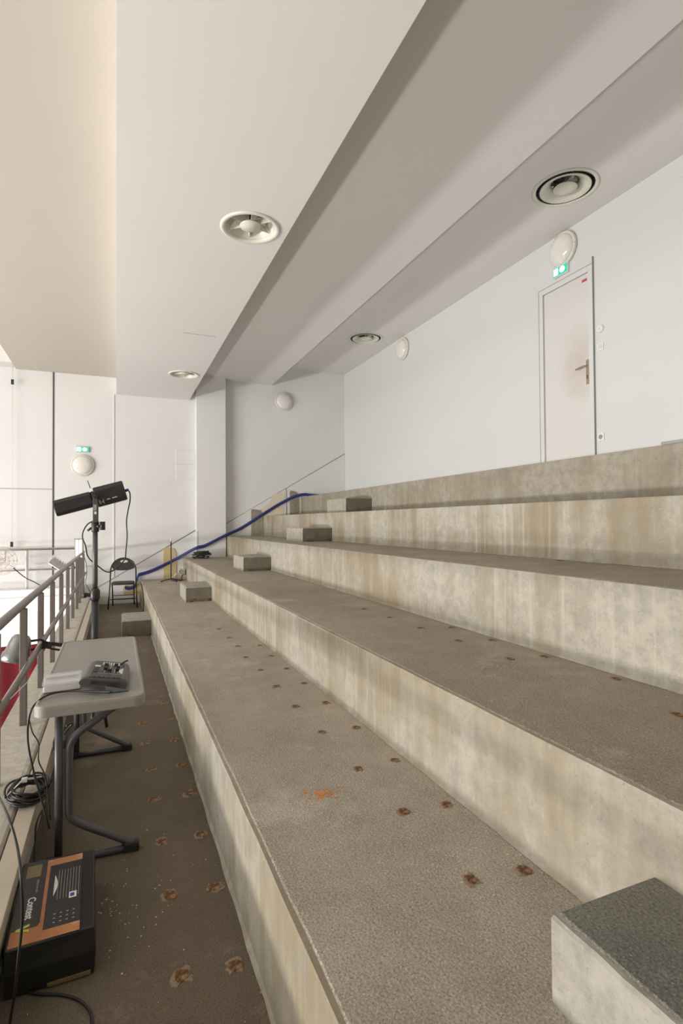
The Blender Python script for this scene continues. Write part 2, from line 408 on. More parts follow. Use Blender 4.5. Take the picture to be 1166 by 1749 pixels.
# balcony curb, cable channel, gallery opposite
st(MB().prism([(-.68, -.40), (-.36, -.40), (-.36, .0), (-.425, .0), (-.425, .195), (-.435, .210), (-.455, .214), (-.68, .214)], 'Y', Y0, T).build('wall_balcony_curb', M['curb']))
tag(MB().box(-.416, -.345, Y0, T-.05, .165, .206).box(-.350, -.345, Y0, T-.05, .12, .17).build('cable_channel', M['channel'], bevel=.004), 'beige cable channel running along the inner edge of the concrete curb', 'channel')
gp = MB(); gp.box(-6.5, -.68, T-.36, T+.01, -6.2, .245); gp.box(-6.5, -.68, T-.30, T+.01, .245, .375)
st(gp.build('wall_gallery_parapet', M['hall_white'], bevel=.006))
r = MB(); n = 60; rings = []
for k in range(n+1):
    x = -3.6+k*(3.6-.74)/n; y = 8.0+.03*math.sin(k*.9)
    rings.append([(x, y-.02, -6.19), (x, y+.02, -6.19), (x, y+.02, -.035), (x, y-.02, -.035)])
tag(r.ring_loft(rings, 0, True, True).build('stage_curtain', M['red'], origin=(-2.2, 8, -6.19)), 'dark red cloth screen standing in the hall beyond the railing', 'curtain')

# ------------------------------------------------------------------ railings
XP = -.557
t = thing('balcony_railing', (XP, 7, .214), 'worn steel railing with square posts running along the concrete curb', 'railing')
def child(mb, name, mat, parent, **k):
    p = parent.location
    mb.v = [(a-p[0], b-p[1], c_-p[2]) for a, b, c_ in mb.v]
    return mb.build(name, mat, parent, **k)
for y in [1.45, 2.31, 3.17, 4.06, 4.93, 5.79, 6.67, 7.53, 8.37, 9.22, 9.90, 10.50, 10.98]:
    pb = MB(); pb.box(XP-.021, XP+.021, y-.021, y+.021, .213, .968); pb.box(XP-.011, XP+.011, y-.011, y+.011, .966, .985)
    child(pb, 'post', M['steel'], t, bevel=.004)
rl = MB(); rl.tube([(XP, Y0+.2+k*.5, 1.0+.001*math.sin(k)) for k in range(28)]+[(XP, 11.02, 1.0)], .025, 16)
child(rl, 'top_rail', M['steel'], t)
rl = MB(); rl.tube([(XP+.036, Y0+.2, .615), (XP+.036, 11.0, .615)], .019, 14)
child(rl, 'middle_rail', M['steel'], t)
t = thing('gallery_railing', (-2.5, 10.95, .375), 'pale steel railing crossing in front of the end wall, left', 'railing')
for x in (-1.452, -2.35, -3.25, -4.15): child(MB().box(x-.02, x+.02, 10.93, 10.97, .374, 1.05), 'post', M['steel_pale'], t, bevel=.004)
child(MB().tube([(-5, 10.95, 1.068), (-.62, 10.95, 1.075)], .022, 14), 'top_rail', M['steel_pale'], t)
child(MB().tube([(-5, 10.95, .70), (-.62, 10.95, .71)], .015, 12), 'middle_rail', M['steel_pale'], t)

# ------------------------------------------------------------------ door and wall fittings on the right wall
d = thing('door_1', (0, 0, 0), 'white painted door with lever handle in the right wall', 'door'); d['kind'] = 'structure'
for k in ('label', 'category'): del d[k]
X = AW
fr = MB(); fr.box(X-.022, X+.02, 4.255, 4.315, 2.07, 4.285); fr.box(X-.022, X+.02, 4.985, 5.045, 2.07, 4.285); fr.box(X-.022, X+.02, 4.315, 4.985, 4.222, 4.285)
fr.build('door_frame', M['wall'], d, bevel=.003)
sl = MB(); sl.box(X-.024, X+.01, 4.249, 4.2548, 2.07, 4.36); sl.box(X-.0235, X+.01, 5.044, 5.052, 2.07, 4.292); sl.box(X-.0235, X+.01, 4.255, 5.044, 4.284, 4.290); sl.box(X-.010, X+.01, 4.973, 4.985, 2.07, 4.222); sl.box(X-.010, X+.01, 4.315, 4.985, 4.214, 4.222)
sl.build('door_gap_shade', M['seam'], d)  # dark strips drawn for gap lines and the shade of the frame steps
lf = MB(); lf.box(X-.008, X+.01, 4.316, 4.973, 2.075, 4.214).build('door_leaf', M['door'], d)
leaf = d.children[-1]
MB().box(X-.014, X-.008, 4.327, 4.362, 3.00, 3.27).build('lock_plate', M['brass'], leaf, bevel=.002)
MB().tube([(X-.012, 4.345, 3.195), (X-.055, 4.345, 3.195)], .010, 12).tube(spl([(X-.055, 4.340, 3.195), (X-.058, 4.37, 3.195), (X-.056, 4.42, 3.192), (X-.05, 4.47, 3.185)], 4), .0095, 12).build('door_handle', M['chrome'], leaf)
MB().box(X-.016, X-.0135, 4.336, 4.352, 3.06, 3.10).build('keyhole', M['gap'], leaf)
MB().box(X-.0095, X-.008, 4.335, 4.405, 4.135, 4.165).build('red_sticker', M['red_label'], leaf)

def bulkhead(loc, facing, label):
    rot = (0, -PI/2, 0) if facing == 'X' else (PI/2, 0, 0)      # local +Z points into the room
    t = thing('bulkhead_lamp', loc, label, 'wall lamp', 'round bulkhead lamps on the walls', rot)
    b = MB().lathe([(.185, 0), (.197, .006), (.199, .030), (.193, .040), (.176, .046), (.168, .040)], seg=56)
    b.build('lamp_base', M['cream'], t)
    MB().lathe([(.170, .036), (.168, .050), (.155, .070), (.125, .090), (.085, .104), (.04, .111), (.006, .113)], seg=56).build('glass_dome', M['opal'], t)
    for k in range(3):
        a = 2*PI*k/3+.5; p = Vector((.187*math.cos(a), .187*math.sin(a), .038)); MB().lathe([(.005, 0), (.005, .008)], p, seg=10).build('screw', M['chrome'], t)
    return t
b0 = bulkhead((3.322, T-.0005, 4.118), 'Y', 'round white bulkhead lamp high on end wall above the diagonal joint')
dup(b0, (-.578, T-.0005, 2.608), 'round white bulkhead lamp on end wall just above the black spotlight')
rx = (0, -PI/2, 0)
dup(b0, (AW, 4.66, 4.625), 'round white bulkhead lamp on right wall directly above the door', rx)
dup(b0, (AW, 8.40, 4.60), 'round white bulkhead lamp on right wall beside the far ceiling diffuser', rx)

def exit_sign(loc, rot, label):
    t = thing('exit_sign', loc, label, 'exit sign', 'green emergency exit signs', rot)
    MB().box(-.108, .108, -.056, .056, 0, .034).build('housing', M['white'], t, bevel=.004)
    MB().box(-.102, .102, -.050, .050, .034, .040).build('green_face', M['green'], t)
    f = t.children[-1]
    # doorway pictogram and running figure inside their lit fields
    w = MB(); w.prism([(-.088, -.038), (-.030, -.038), (-.026, -.03), (-.026, .03), (-.030, .038), (-.088, .038), (-.092, .03), (-.092, -.03)], 'Z', .040, .0415)
    w.build('lit_door_symbol', M['glow_white'], f)
    w = MB().lathe([(.034, .040), (.034, .0415)], (.036, 0, 0), seg=28, smooth=False)
    w.v = [((x-.036)*1.15+.036, y, z) for x, y, z in w.v]
    w.build('lit_figure_field', M['glow_white'], f)
    return t
ex = exit_sign((-.578, T-.0005, 2.905), (PI/2, 0, 0), 'green lit exit sign on end wall above the round lamp')
R = Matrix(((0, 0, -1), (-1, 0, 0), (0, 1, 0)))       # local x -> -Y (towards us), y -> up, z -> into room
dup(ex, (AW, 4.69, 4.395), 'green lit exit sign over the door, under the round lamp', R.to_euler())

def plate(label, y, z, kind):
    t = thing({'switch': 'light_switch', 'socket': 'wall_socket', 'thermo': 'thermostat'}[kind], (AW, y, z), label, {'switch': 'switch', 'socket': 'socket', 'thermo': 'thermostat'}[kind], None, R.to_euler())
    if kind == 'thermo':
        MB().lathe([(.046, 0), (.046, .012), (.038, .022), (.01, .024)], seg=8, smooth=False).build('cover', M['white'], t, bevel=.002)
        MB().lathe([(.014, .022), (.013, .028)], seg=20).build('dial', M['cream'], t)
    else:
        MB().box(-.041, .041, -.041, .041, 0, .010).build('cover_plate', M['white'], t, bevel=.003)
        if kind == 'switch': MB().box(-.022, .022, -.022, .022, .010, .0145).build('rocker', M['cream'], t, bevel=.002)
        else:
            MB().lathe([(.025, .010), (.025, .013), (.021, .013), (.020, .0105)], seg=28).build('socket_ring', M['seam'], t)
            h = MB(); [h.lathe([(.0028, .0105), (.0028, .0125)], (x, 0, 0), seg=10) for x in (-.0095, .0095)]; h.build('pin_holes', M['gap'], t)
plate('small eight-sided white wall cover right of the door, above the switch', 4.175, 3.552, 'thermo')
plate('square white light switch on the wall right of the door handle', 4.178, 3.360, 'switch')
plate('square white wall socket low beside the right foot of the door', 4.188, 2.402, 'socket')
tag(MB().lathe([(.012, 0), (.01, .006), (.002, .008)], (AW, 4.645, 4.945), 'X', 14, flip=-1).build('wall_screw', M['gap']), 'tiny dark screw in the right wall above the round lamp', 'screw')
tag(MB().box(1.09, 1.462, T-.012, T, 2.70, 2.985).build('access_panel', M['wall_end'], bevel=.003), 'white rectangular panel on the end wall beside the pilaster, upper of two', 'panel', 'wall panels beside the pilaster')
tag(MB().box(1.09, 1.462, T-.010, T, 2.39, 2.685).build('access_panel', M['wall_end'], bevel=.003), 'white rectangular panel on the end wall beside the pilaster, lower of two', 'panel', 'wall panels beside the pilaster')
# small screws on end wall
# ------------------------------------------------------------------ ceiling diffusers
def diff_a(loc, label):
    t = thing('ceiling_diffuser', loc, label, 'air diffuser', 'vaned round ceiling diffusers')
    MB().lathe([(.200, .012), (.206, -.004), (.228, -.014), (.244, -.010), (.250, .0), (.244, .002)], seg=64, closed=True).build('rim', M['cream'], t)
    MB().lathe([(.203, .0), (.196, .03), (.165, .085), (.13, .13), (.11, .185)], seg=56, cap=False).build('throat', M['cream'], t)
    MB().lathe([(.112, .183), (.001, .187)], seg=40, cap=False).build('duct', M['dark_duct'], t)
    MB().lathe([(.002, .030), (.082, .026), (.088, .018), (.086, .008), (.002, .006)], seg=48).build('centre_disc', M['cream'], t)
    for k in range(6):
        a = 2*PI*k/6+.35; b = MB()
        d = Vector((math.cos(a), math.sin(a), 0)); q = Vector((-d.y, d.x, 0))
        p = [d*.08+Vector((0, 0, .018)), d*.192+Vector((0, 0, .020)), d*.160+q*.016+Vector((0, 0, .080)), d*.05+q*.010+Vector((0, 0, .075))]
        nrm = (p[1]-p[0]).cross(p[2]-p[0]).normalized()*.0015
        b.add([x-nrm for x in p]+[x+nrm for x in p], [(0, 1, 2, 3), (7, 6, 5, 4), (0, 4, 5, 1), (1, 5, 6, 2), (2, 6, 7, 3), (3, 7, 4, 0)])
        b.build('vane', M['cream'], t)
    MB().tube([(0, 0, .03), (0, 0, .18)], .010, 10).build('spindle', M['black'], t)
    return t
dA = diff_a((DIFF_A[0][0], DIFF_A[0][1], ZR1), 'round vaned ceiling diffuser nearest on the low ceiling step')
dup(dA, (DIFF_A[1][0], DIFF_A[1][1], ZR1), 'round vaned ceiling diffuser farther off, near the end wall')
def diff_b(loc, label):
    t = thing('ceiling_diffuser', loc, label, 'air diffuser', 'dished round ceiling diffusers')
    MB().lathe([(.272, .010), (.276, -.006), (.300, -.010), (.318, -.002), (.314, .002)], seg=64, closed=True).build('flange', M['cream'], t)
    MB().lathe([(.273, .0), (.270, .12), (.11, .15), (.001, .155)], seg=48, cap=False).build('plenum', M['dark_duct'], t)
    MB().lathe([(.240, -.012), (.243, -.004), (.200, .012), (.150, .045), (.118, .085), (.112, .085), (.145, .038), (.195, .004), (.232, -.012)], seg=64, closed=True).build('dish', M['cream'], t)
    MB().lathe([(.002, .010), (.105, .006), (.114, -.004), (.108, -.016), (.05, -.024), (.002, -.026)], seg=48).build('centre_disc', M['cream'], t)
    du = MB()
    for k in range(9):
        a = 2*PI*k/9; du.box(-.002, .002, .02, .108, .05, .10, 0, Matrix.Rotation(a, 4, 'Z') @ Matrix.Rotation(.5, 4, 'Y'))
    du.build('damper_blades', M['mirror'], t)
    MB().tube([(0, 0, .005), (0, 0, .14)], .008, 8).build('spindle', M['chrome'], t)
    for k in range(3):
        MB().box(.11, .272, -.006, .006, .06, .066, 0, Matrix.Rotation(2*PI*k/3, 4, 'Z')).build('bracket', M['chrome'], t)
    return t
dB = diff_b((DIFF_B[0][0], DIFF_B[0][1], ZR3), 'round dished ceiling diffuser on the highest ceiling strip above the door')
dup(dB, (DIFF_B[1][0], DIFF_B[1][1], ZR3), 'round dished ceiling diffuser farther along the highest ceiling strip')

# ------------------------------------------------------------------ concrete half-step blocks
blk = [(.072, A[0]-.002, 7.78, 8.50, 0, .215, 'pale concrete step block on the walkway, lowest of the far row', 'block_pale'),
       (.880, A[1]-.002, 7.66, 8.40, Z[0], .200, 'concrete step block on the lowest tier beside the thin stand', 'block'),
       (1.655, A[2]-.002, 7.56, 8.26, Z[1], .200, 'concrete step block on the second tier in front of the cable coil', 'block'),
       (2.415, A[3]-.002, 7.20, 7.98, Z[2], .195, 'concrete step block on the third tier', 'block'),
       (3.25, A[4]-.002, 7.60, 8.40, Z[3], .235, 'concrete step block on the fourth tier, highest of the far row', 'block'),
       (.908, A[1]-.002, .10, .962, Z[0], .200, 'large rough concrete step block in the near right corner', 'block_pale')]
for x0, x1, y0, y1, z0, h, lab, mt in blk:
    t = thing('concrete_block', ((x0+x1)/2, (y0+y1)/2, z0), lab, 'step block', 'concrete half-step blocks')
    n = 14; bb = MB(); rings = []
    near = h == .2 and y0 < 1
    for k in range(n+1):
        y = y0+(y1-y0)*k/n; w = .0012*math.sin(k*2.2)+.0008*math.sin(k*5); q = .007+.001*math.sin(k*3.3)
        e_ = 0 if 0 < k < n else .003
        rings.append([(x0+w+e_, y, z0), (x0+w+e_, y, z0+h-q-.006), (x0+w+q+e_, y, z0+h-.006-e_), (x1, y, z0+h-.006-e_), (x1, y, z0)])
    bb.ring_loft(rings, 0, True, False); bb.m[-2] = 1; child(bb, 'block_body', [M[mt], M['block_shaded_front']], t)
    tb = MB(); rings = []
    for k in range(n+1):
        y = y0+.010+(y1-y0-.020)*k/n; q = .016+.0012*math.sin(k*3.3+1)
        rings.append([(x0+q, y, z0+h-.008), (x0+q+.005, y, z0+h), (x1, y, z0+h), (x1, y, z0+h-.008)])
    tb.ring_loft(rings, 0, True, False); child(tb, 'block_top', M['block_top'] if near else M['block'] if mt == 'block' else M['block_pale'], t)
    if not near:
        for f_x in (.22, .86):                                     # crumbled fixing pockets at the foot of the near face
            cx = x0+(x1-x0)*f_x; pb = MB()
            for k in range(7):
                px, pz, s_ = cx+random.uniform(-.035, .035), z0+random.uniform(0, .022), random.uniform(.008, .016)
                pb.box(-s_, s_, -s_*.6, s_*.6, 0, s_*1.2, 0, Matrix.Translation((px, y0-.004, pz)) @ Matrix.Rotation(random.uniform(0, 3), 4, 'Y'))
            child(pb, 'fixing_pocket', M['rust'], t)

# ------------------------------------------------------------------ rusty anchor plates let into the treads
def blob(r1, r2, z0, z1, seed, n=12, jag=.25):
    rnd = random.Random(seed); b = MB(); pr = []
    for k in range(n):
        a = 2*PI*k/n; q = 1/max(abs(math.cos(a)), abs(math.sin(a)))**.6*(1+rnd.uniform(-jag, jag)*.5)
        pr.append((r1*q*math.cos(a), r2*q*math.sin(a)))
    o = [(x, y, z1) for x, y in pr]; i = [(x*.88, y*.88, z1+.001) for x, y in pr]; m_ = [(x*.5, y*.5, z0+.0025+rnd.uniform(0, .002)) for x, y in pr]
    bt = [(x*1.04, y*1.04, z0-.001) for x, y in pr]
    b.ring_loft([bt, o, i, m_], 0, True, False); return b
protos = []
def anchor(loc, s, rot, label, seed, first=None):
    t = thing('anchor_plate', loc, label, 'anchor plate', 'rusty anchor plates in the treads', (0, 0, rot))
    return t
PL = {0: [(310, 1667), (290, 1530), (277, 1438), (262.5, 1365.6), (258, 1314), (249, 1269), (244.5, 1235),
          (418, 1645), (381, 1512), (353, 1423), (330, 1354), (316, 1305), (303, 1264), (293, 1227), (284, 1200)],
      1: [(804, 1503), (689, 1387), (612, 1314), (549, 1251), (504, 1207), (472, 1172.6), (445, 1144.6), (420, 1123), (406, 1104), (391, 1089.6), (374, 1074.7),
          (905, 1484), (772, 1373), (675, 1298.6), (610, 1242.6), (556, 1200.6), (523, 1167), (493, 1142), (463, 1120.8), (443, 1102.8)],
      2: [(1157, 1222), (871, 1126), (783, 1095), (718, 1073), (665, 1055), (621, 1040.6), (1053, 1160), (930, 1122), (840, 1094), (772, 1072)],
      3: [(955, 958)]}
ANCH = [(0, 0, 0, 0.2038, 1.9053, 0.0), (0, 0, 1, 0.2034, 2.3278, 0.0), (0, 0, 2, 0.204, 2.7305, 0.0), (0, 0, 3, 0.1921, 3.1635, 0.0), (0, 0, 4, 0.2005, 3.5547, 0.0), (0, 0, 5, 0.1908, 3.9921, 0.0), (0, 0, 6, 0.1912, 4.3951, 0.0), (0, 1, 0, 0.378789016357503, 1.8741, 0.0), (0, 1, 1, 0.378789016357503, 2.3061, 0.0), (0, 1, 2, 0.378789016357503, 2.7202, 0.0), (0, 1, 3, 0.378789016357503, 3.1533, 0.0), (0, 1, 4, 0.378789016357503, 3.5457, 0.0), (0, 1, 5, 0.378789016357503, 3.9562, 0.0), (0, 1, 6, 0.378789016357503, 4.4102, 0.0), (0, 1, 7, 0.378789016357503, 4.8142, 0.0), (1, 0, 0, 0.9923, 1.3762, 0.4328), (1, 0, 1, 0.9931, 1.7923, 0.4328), (1, 0, 2, 0.9829, 2.1768, 0.4328), (1, 0, 3, 0.9803, 2.631, 0.4328), (1, 0, 4, 0.9748, 3.0581, 0.4328), (1, 0, 5, 0.9805, 3.481, 0.4328), (1, 0, 6, 0.9826, 3.9127, 0.4328), (1, 0, 7, 0.9665, 4.3259, 0.4328), (1, 0, 8, 0.9872, 4.7428, 0.4328), (1, 0, 9, 0.9835, 5.1228, 0.4328), (1, 0, 10, 0.9708, 5.5836, 0.4328), (1, 1, 0, 1.1692664802538992, 1.3467, 0.4328), (1, 1, 1, 1.1692664802538992, 1.7694, 0.4328), (1, 1, 2, 1.1692664802538992, 2.1911, 0.4328), (1, 1, 3, 1.1692664802538992, 2.6174, 0.4328), (1, 1, 4, 1.1627, 3.0469, 0.4328), (1, 1, 5, 1.1692664802538992, 3.4692, 0.4328), (1, 1, 6, 1.1692664802538992, 3.8674, 0.4328), (1, 1, 7, 1.1634, 4.2829, 0.4328), (1, 1, 8, 1.1682, 4.6903, 0.4328), (2, 0, 0, 1.8208, 1.3048, 0.832), (2, 0, 1, 1.8069, 2.161, 0.832), (2, 0, 2, 1.8128, 2.6064, 0.832), (2, 0, 3, 1.8096, 3.02, 0.832), (2, 0, 4, 1.807, 3.4424, 0.832), (2, 0, 5, 1.7977, 3.8582, 0.832), (2, 1, 0, 1.9937085121005822, 1.7045, 0.832), (2, 1, 1, 1.9937085121005822, 2.1269, 0.832), (2, 1, 2, 1.9937085121005822, 2.54, 0.832), (2, 1, 3, 1.9937085121005822, 2.9516, 0.832), (3, 0, 0, 2.7857, 2.8199, 1.2448)]
pr = []
for s_ in range(5):
    e0 = bpy.data.objects.new('anchor_plate', None); C.objects.link(e0); e0.empty_display_size = .03
    blob(.026, .034, .0, .003, 40+s_).build('iron', M['rust'], e0)
    blob(.033, .042, -.001, .0009, 80+s_, 16, .7).build('rust_halo', M['stain'], e0)
    pr.append(e0)
where = {0: 'walkway floor', 1: 'lowest tier', 2: 'second tier', 3: 'third tier'}
ordn = ['nearest', 'second nearest', 'third nearest', 'fourth nearest', 'fifth nearest', 'sixth nearest', 'seventh nearest', 'eighth nearest', 'ninth nearest', 'tenth nearest', 'eleventh nearest']
for i, (lvl, row, k, x, y, z) in enumerate(ANCH):
    side = ('left row' if row == 0 else 'row along the riser foot')
    lab = 'rusty anchor plate in the %s, %s, %s to us' % (where[lvl], side, ordn[k])
    if lvl == 3: lab = 'small rusty anchor plate on the thin dark third tier'
    src = pr[i % 5]
    o = src if i < 5 else dup(src, (0, 0, 0), lab)
    tag(o, lab, 'anchor plate', 'rusty anchor plates in the treads')
    o.location = (x, y, z+.0012); o.rotation_euler = (0, 0, random.uniform(-.25, .25))
    q = random.uniform(.78, .98)*(1 if lvl == 0 else .78); o.scale = (q, q*random.uniform(.75, .95), 1)
# orange spray mark and white paint flecks on the lowest tier
sp = MB(); rnd = random.Random(3)
for k in range(90):
    r0 = abs(rnd.gauss(0, .032)); a = rnd.uniform(0, 2*PI); s_ = rnd.uniform(.002, .006)
    x, y = (0.7636, 2.0336, 0.4328)[0]+r0*math.cos(a)*1.4, (0.7636, 2.0336, 0.4328)[1]+r0*math.sin(a)
    sp.prism([(x+s_*math.cos(j*PI/3)*rnd.uniform(.6, 1.6), y+s_*math.sin(j*PI/3)*rnd.uniform(.6, 1.6)) for j in range(6)], 'Z', Z[0]-.001, Z[0]+.0008+.00002*k)
tag(sp.build('paint_splash', M['orange']), 'splash of orange paint on the lowest tier', 'paint mark')
for nm_, cx, cy, rad, n_, lv, lb in [('paint_flecks', 0.719, 1.8675, 0.02, 14, 0.4328, 'white paint flecks on the lowest tier below the orange splash'), ('paint_flecks', 1.0159, 1.4513, 0.1, 60, 0.4328, 'pale worn flecks around the big rusty plate on the lowest tier'), ('paint_flecks', 1.6298, 2.1204, 0.05, 12, 0.832, 'white flecks on the second tier near its rusty plates'), ('dust_flecks', -0.0162, 2.3147, 0.3, 90, 0.0, 'pale dust and plaster crumbs scattered on the walkway')]:
    sp = MB()
    for k in range(n_):
        r0 = abs(rnd.gauss(0, rad)); a = rnd.uniform(0, 2*PI); s_ = rnd.uniform(.0010, .0036)
        x, y = cx+r0*math.cos(a), cy+r0*math.sin(a)
        sp.prism([(x+s_*math.cos(j*PI/2.5)*rnd.uniform(.5, 1.7), y+s_*math.sin(j*PI/2.5)*rnd.uniform(.5, 1.7)) for j in range(5)], 'Z', lv-.001, lv+.0015)
    o = tag(sp.build(nm_, M['white_dirt']), lb, 'debris'); o['kind'] = 'stuff'

# ------------------------------------------------------------------ folding table
t = thing('folding_table', (-.10, 3.32, 0), 'grey plastic folding table with bent steel legs on the walkway', 'table', None, (0, 0, .0))
hw, hl = .225, .70
def rr(hx, hy, r, n=8):
    out = []
    for cx, cy, a0 in ((hx-r, hy-r, 0), (-hx+r, hy-r, PI/2), (-hx+r, -hy+r, PI), (hx-r, -hy+r, 1.5*PI)):
        for k in range(n+1):
            a = a0+PI/2*k/n; out.append((cx+r*math.cos(a), cy+r*math.sin(a)))
    return out
def ringz(hx, hy, r, z): return [(x, y, z) for x, y in rr(hx, hy, r)]
tp = MB(); tp.ring_loft([ringz(hw-.012, hl-.012, .04, .688), ringz(hw, hl, .05, .694), ringz(hw, hl, .05, .728), ringz(hw-.004, hl-.004, .048, .738), ringz(hw-.010, hl-.010, .044, .741), ringz(hw-.017, hl-.017, .040, .7395), ringz(hw-.020, hl-.020, .038, .737)], 0, True, False)
tp.build('tabletop', M['table'], t)
for e_ in t.children: 
    for p in e_.data.polygons:
        if len(p.vertices) > 8: p.use_smooth = False
for sgn, y in ((-1, -.60), (1, .60)):
    lg = MB()
    L_ = [(-.135, y, .70), (-.135, y, .03)]
    lg.tube(L_, .0165, 14)
    lg.build('leg', M['grey_tube'], t)
    yb = y-.03*sgn if False else y+.004
    pth = spl([(.13, yb, .695), (.02, yb, .625), (-.055, yb, .575), (-.088, yb, .53), (-.094, yb, .46), (-.094, yb, .26), (-.086, yb, .205), (-.045, yb, .165), (.10, yb, .075), (.175, yb, .028)], 7)
    lg = MB(); lg.tube(pth, .0165, 14); lg.build('leg', M['grey_tube'], t)
    fb = MB(); fb.tube([(-.165, y, .018), (.185, y, .018)], .0165, 12); fb.build('foot_bar', M['grey_tube'], t)
    MB().box(.135, .200, y-.021, y+.021, 0, .042).build('rubber_foot', M['black_matte'], t, bevel=.006)
    MB().box(-.185, -.13, y-.021, y+.021, 0, .042).build('rubber_foot', M['black_matte'], t, bevel=.006)
for sg in (-1, 1): MB().tube([(0, .60*sg, .60), (0, .2*sg, .685)], .008, 8).build('brace', M['grey_tube'], t)

# lighting console on the table, tipped up on a foam wedge
CW, CL, CH = .205, .37, .040
t = thing('lighting_console', (-.045, 2.915, .760), 'dark grey lighting control desk with faders, tilted on the folding table', 'lighting desk', None)
t.rotation_euler = Euler((math.radians(-1.0), math.radians(9.5), math.radians(-4)), 'XYZ')
def sect(y, sc=1.0, top=CH):
    w = CW/2*sc
    return [(-w+.012, y, 0), (w-.012, y, 0), (w, y, .012), (w, y, top-.014), (w-.008, y, top-.004), (w-.026, y, top), (-w+.026, y, top), (-w+.008, y, top-.004), (-w, y, top-.014), (-w, y, .012)]
cb = MB(); rings = []
for k in range(13):
    u = k/12; y = -CL/2+CL*u
    rings.append(sect(y, 1-.06*(2*u-.9)**2 if u > .45 else 1, CH if 0 < k < 12 else CH-.004))
cb.ring_loft(rings, 0, True, True); cb.build('housing', M['console'], t)
for k in range(22):
    pass
rb = MB()
for k in range(20): x = -.055+k*.0065; rb.box(x, x+.0032, -CL/2-.004, -CL/2+.004, .012, CH-.012)
rb.build('ribbed_front', M['console_panel'], t)
MB().box(-.066, .074, -CL/2+.018, CL/2-.02, CH-.001, CH+.0018).build('control_panel', M['console_panel'], t, bevel=.001)
pn = t.children[-1]; zt = CH+.0018
for k in range(6): MB().box(-.052+k*.021, -.052+k*.021+.013, -CL/2+.030, -CL/2+.042, zt, zt+.003).build('button', M['console'], pn, bevel=.001)
for (x, y) in ((-.010, .060), (.035, .066), (-.008, -.020), (.012, -.050), (.045, -.030), (.045, .02)):
    MB().box(x-.009, x+.009, y-.006, y+.006, zt, zt+.014).build('fader_cap', M['black_matte'], pn, bevel=.002)
sl = MB()
for x in (-.010, .012, .035, .050): sl.box(x-.001, x+.001, -.07, .10, zt, zt+.0006)
for k in range(7): sl.box(-.03+k*.012, -.024+k*.012, .09, .14, zt, zt+.0006)
for yy in (-.09, -.005, .075): sl.box(-.035, .066, yy, yy+.0012, zt, zt+.0006)
sl.build('panel_marking', M['mark_white'], pn)
MB().box(-.062, -.036, .035, .068, zt, zt+.001).build('white_label', M['mark_white'], pn)
MB().box(-.060, -.040, -.075, .025, zt, zt+.002).build('display_window', M['black_matte'], pn)
ar = [(.072, -.085), (.072, .035)]+[(.072-.020*math.sin(PI*k/10), .035-.12*k/10) for k in range(1, 10)]
MB().prism(ar, 'Z', zt, zt+.001).build('crescent_badge', M['cream'], pn)
MB().tube([(.055, .12, zt), (.068, .125, zt+.012), (.085, .13, zt+.02)], .004, 8).build('gooseneck', M['black_matte'], pn)
for x in (-.045, .045): MB().tube([(x, -CL/2-.007, .022), (x, -CL/2+.004, .022)], .006, 12).build('jack_socket', M['black'], t)
wd = MB().prism([(-.045, .741), (.055, .741), (.050, .744), (-.045, .772)], 'Y', 2.715, 2.86)
tag(wd.build('foam_wedge', M['wedge'], origin=(0, 2.8, .741)), 'blue grey wedge propping up the lighting desk on the table', 'wedge')

# shallow white case with clear lid beside the desk
t = thing('plastic_case', (-.232, 2.93, .741), 'shallow white case with clear lid on the table, left of the desk', 'case', None, (0, 0, .06))
MB().box(-.082, .072, -.095, .095, 0, .030).build('tray', M['white'], t, bevel=.003)
MB().box(-.088, .078, -.100, .100, .0305, .040).build('clear_lid', M['clear'], t, bevel=.003)
MB().box(-.080, .070, .02, .06, .0402, .0408).build('silver_strip', M['alu'], t)

# ------------------------------------------------------------------ cardboard carton on the floor under the table
BX0, BX1, BY0, BY1, BH = -.335, -.075, 2.03, 2.52, .155
t = thing('cardboard_box', ((BX0+BX1)/2, (BY0+BY1)/2, 0), 'black and orange printed carton on the walkway below the folding table', 'box', None, (0, 0, .03))
w, l = (BX1-BX0)/2, (BY1-BY0)/2
cb = MB(); cb.ring_loft([[(-w, -l, .001), (w, -l, .001), (w, l, .001), (-w, l, .001)], [(-w-.004, -l-.006, .08), (w+.006, -l-.005, .08), (w+.003, l, .08), (-w, l, .08)], [(-w, -l, BH), (w, -l+.01, BH-.004), (w, l, BH-.004), (-w, l, BH)]], 0, True, False)
cb.build('carton_body', M['box_black'], t, bevel=.004)
z0 = BH-.001
def q4(x0, x1, y0, y1, zz): return [(x0, y0, zz), (x1, y0, zz), (x1, y1, zz), (x0, y1, zz)]
MB().box(-w+.006, w-.045, -l+.008, l-.02, z0, z0+.0015).build('orange_print', M['box_orange'], t)
MB().prism([(-w+.004, -l+.085), (-w+.082, -l+.085), (-w+.090, -l+.10), (-w+.090, l-.01), (-w+.004, l-.01)], 'Z', z0+.0015, z0+.0022).build('black_title_strip', M['box_black'], t)
ts = t.children[-1]
MB().box(-w+.102, w-.045, -l+.055, l-.065, z0+.0015, z0+.0026).build('pictured_desk', M['black_matte'], t)
pd = t.children[-1]
pm = MB()
for k in range(8): pm.box(-w+.135+k*.010, -w+.1365+k*.010, -l+.20, l-.11, z0+.0026, z0+.003)
for k in range(12): pm.box(-w+.13+.02*(k % 4), -w+.137+.02*(k % 4), -l+.075+.022*(k//4), -l+.079+.022*(k//4), z0+.0026, z0+.003)
pm.build('fader_print', M['seam'], pd)
ar = [(-w+.122, -.02), (-w+.122, .11)]+[(-w+.122+.012*math.sin(PI*k/10), .11-.13*k/10) for k in range(1, 10)]
MB().prism(ar, 'Z', z0+.0026, z0+.0031).build('crescent_print', M['cream'], pd)
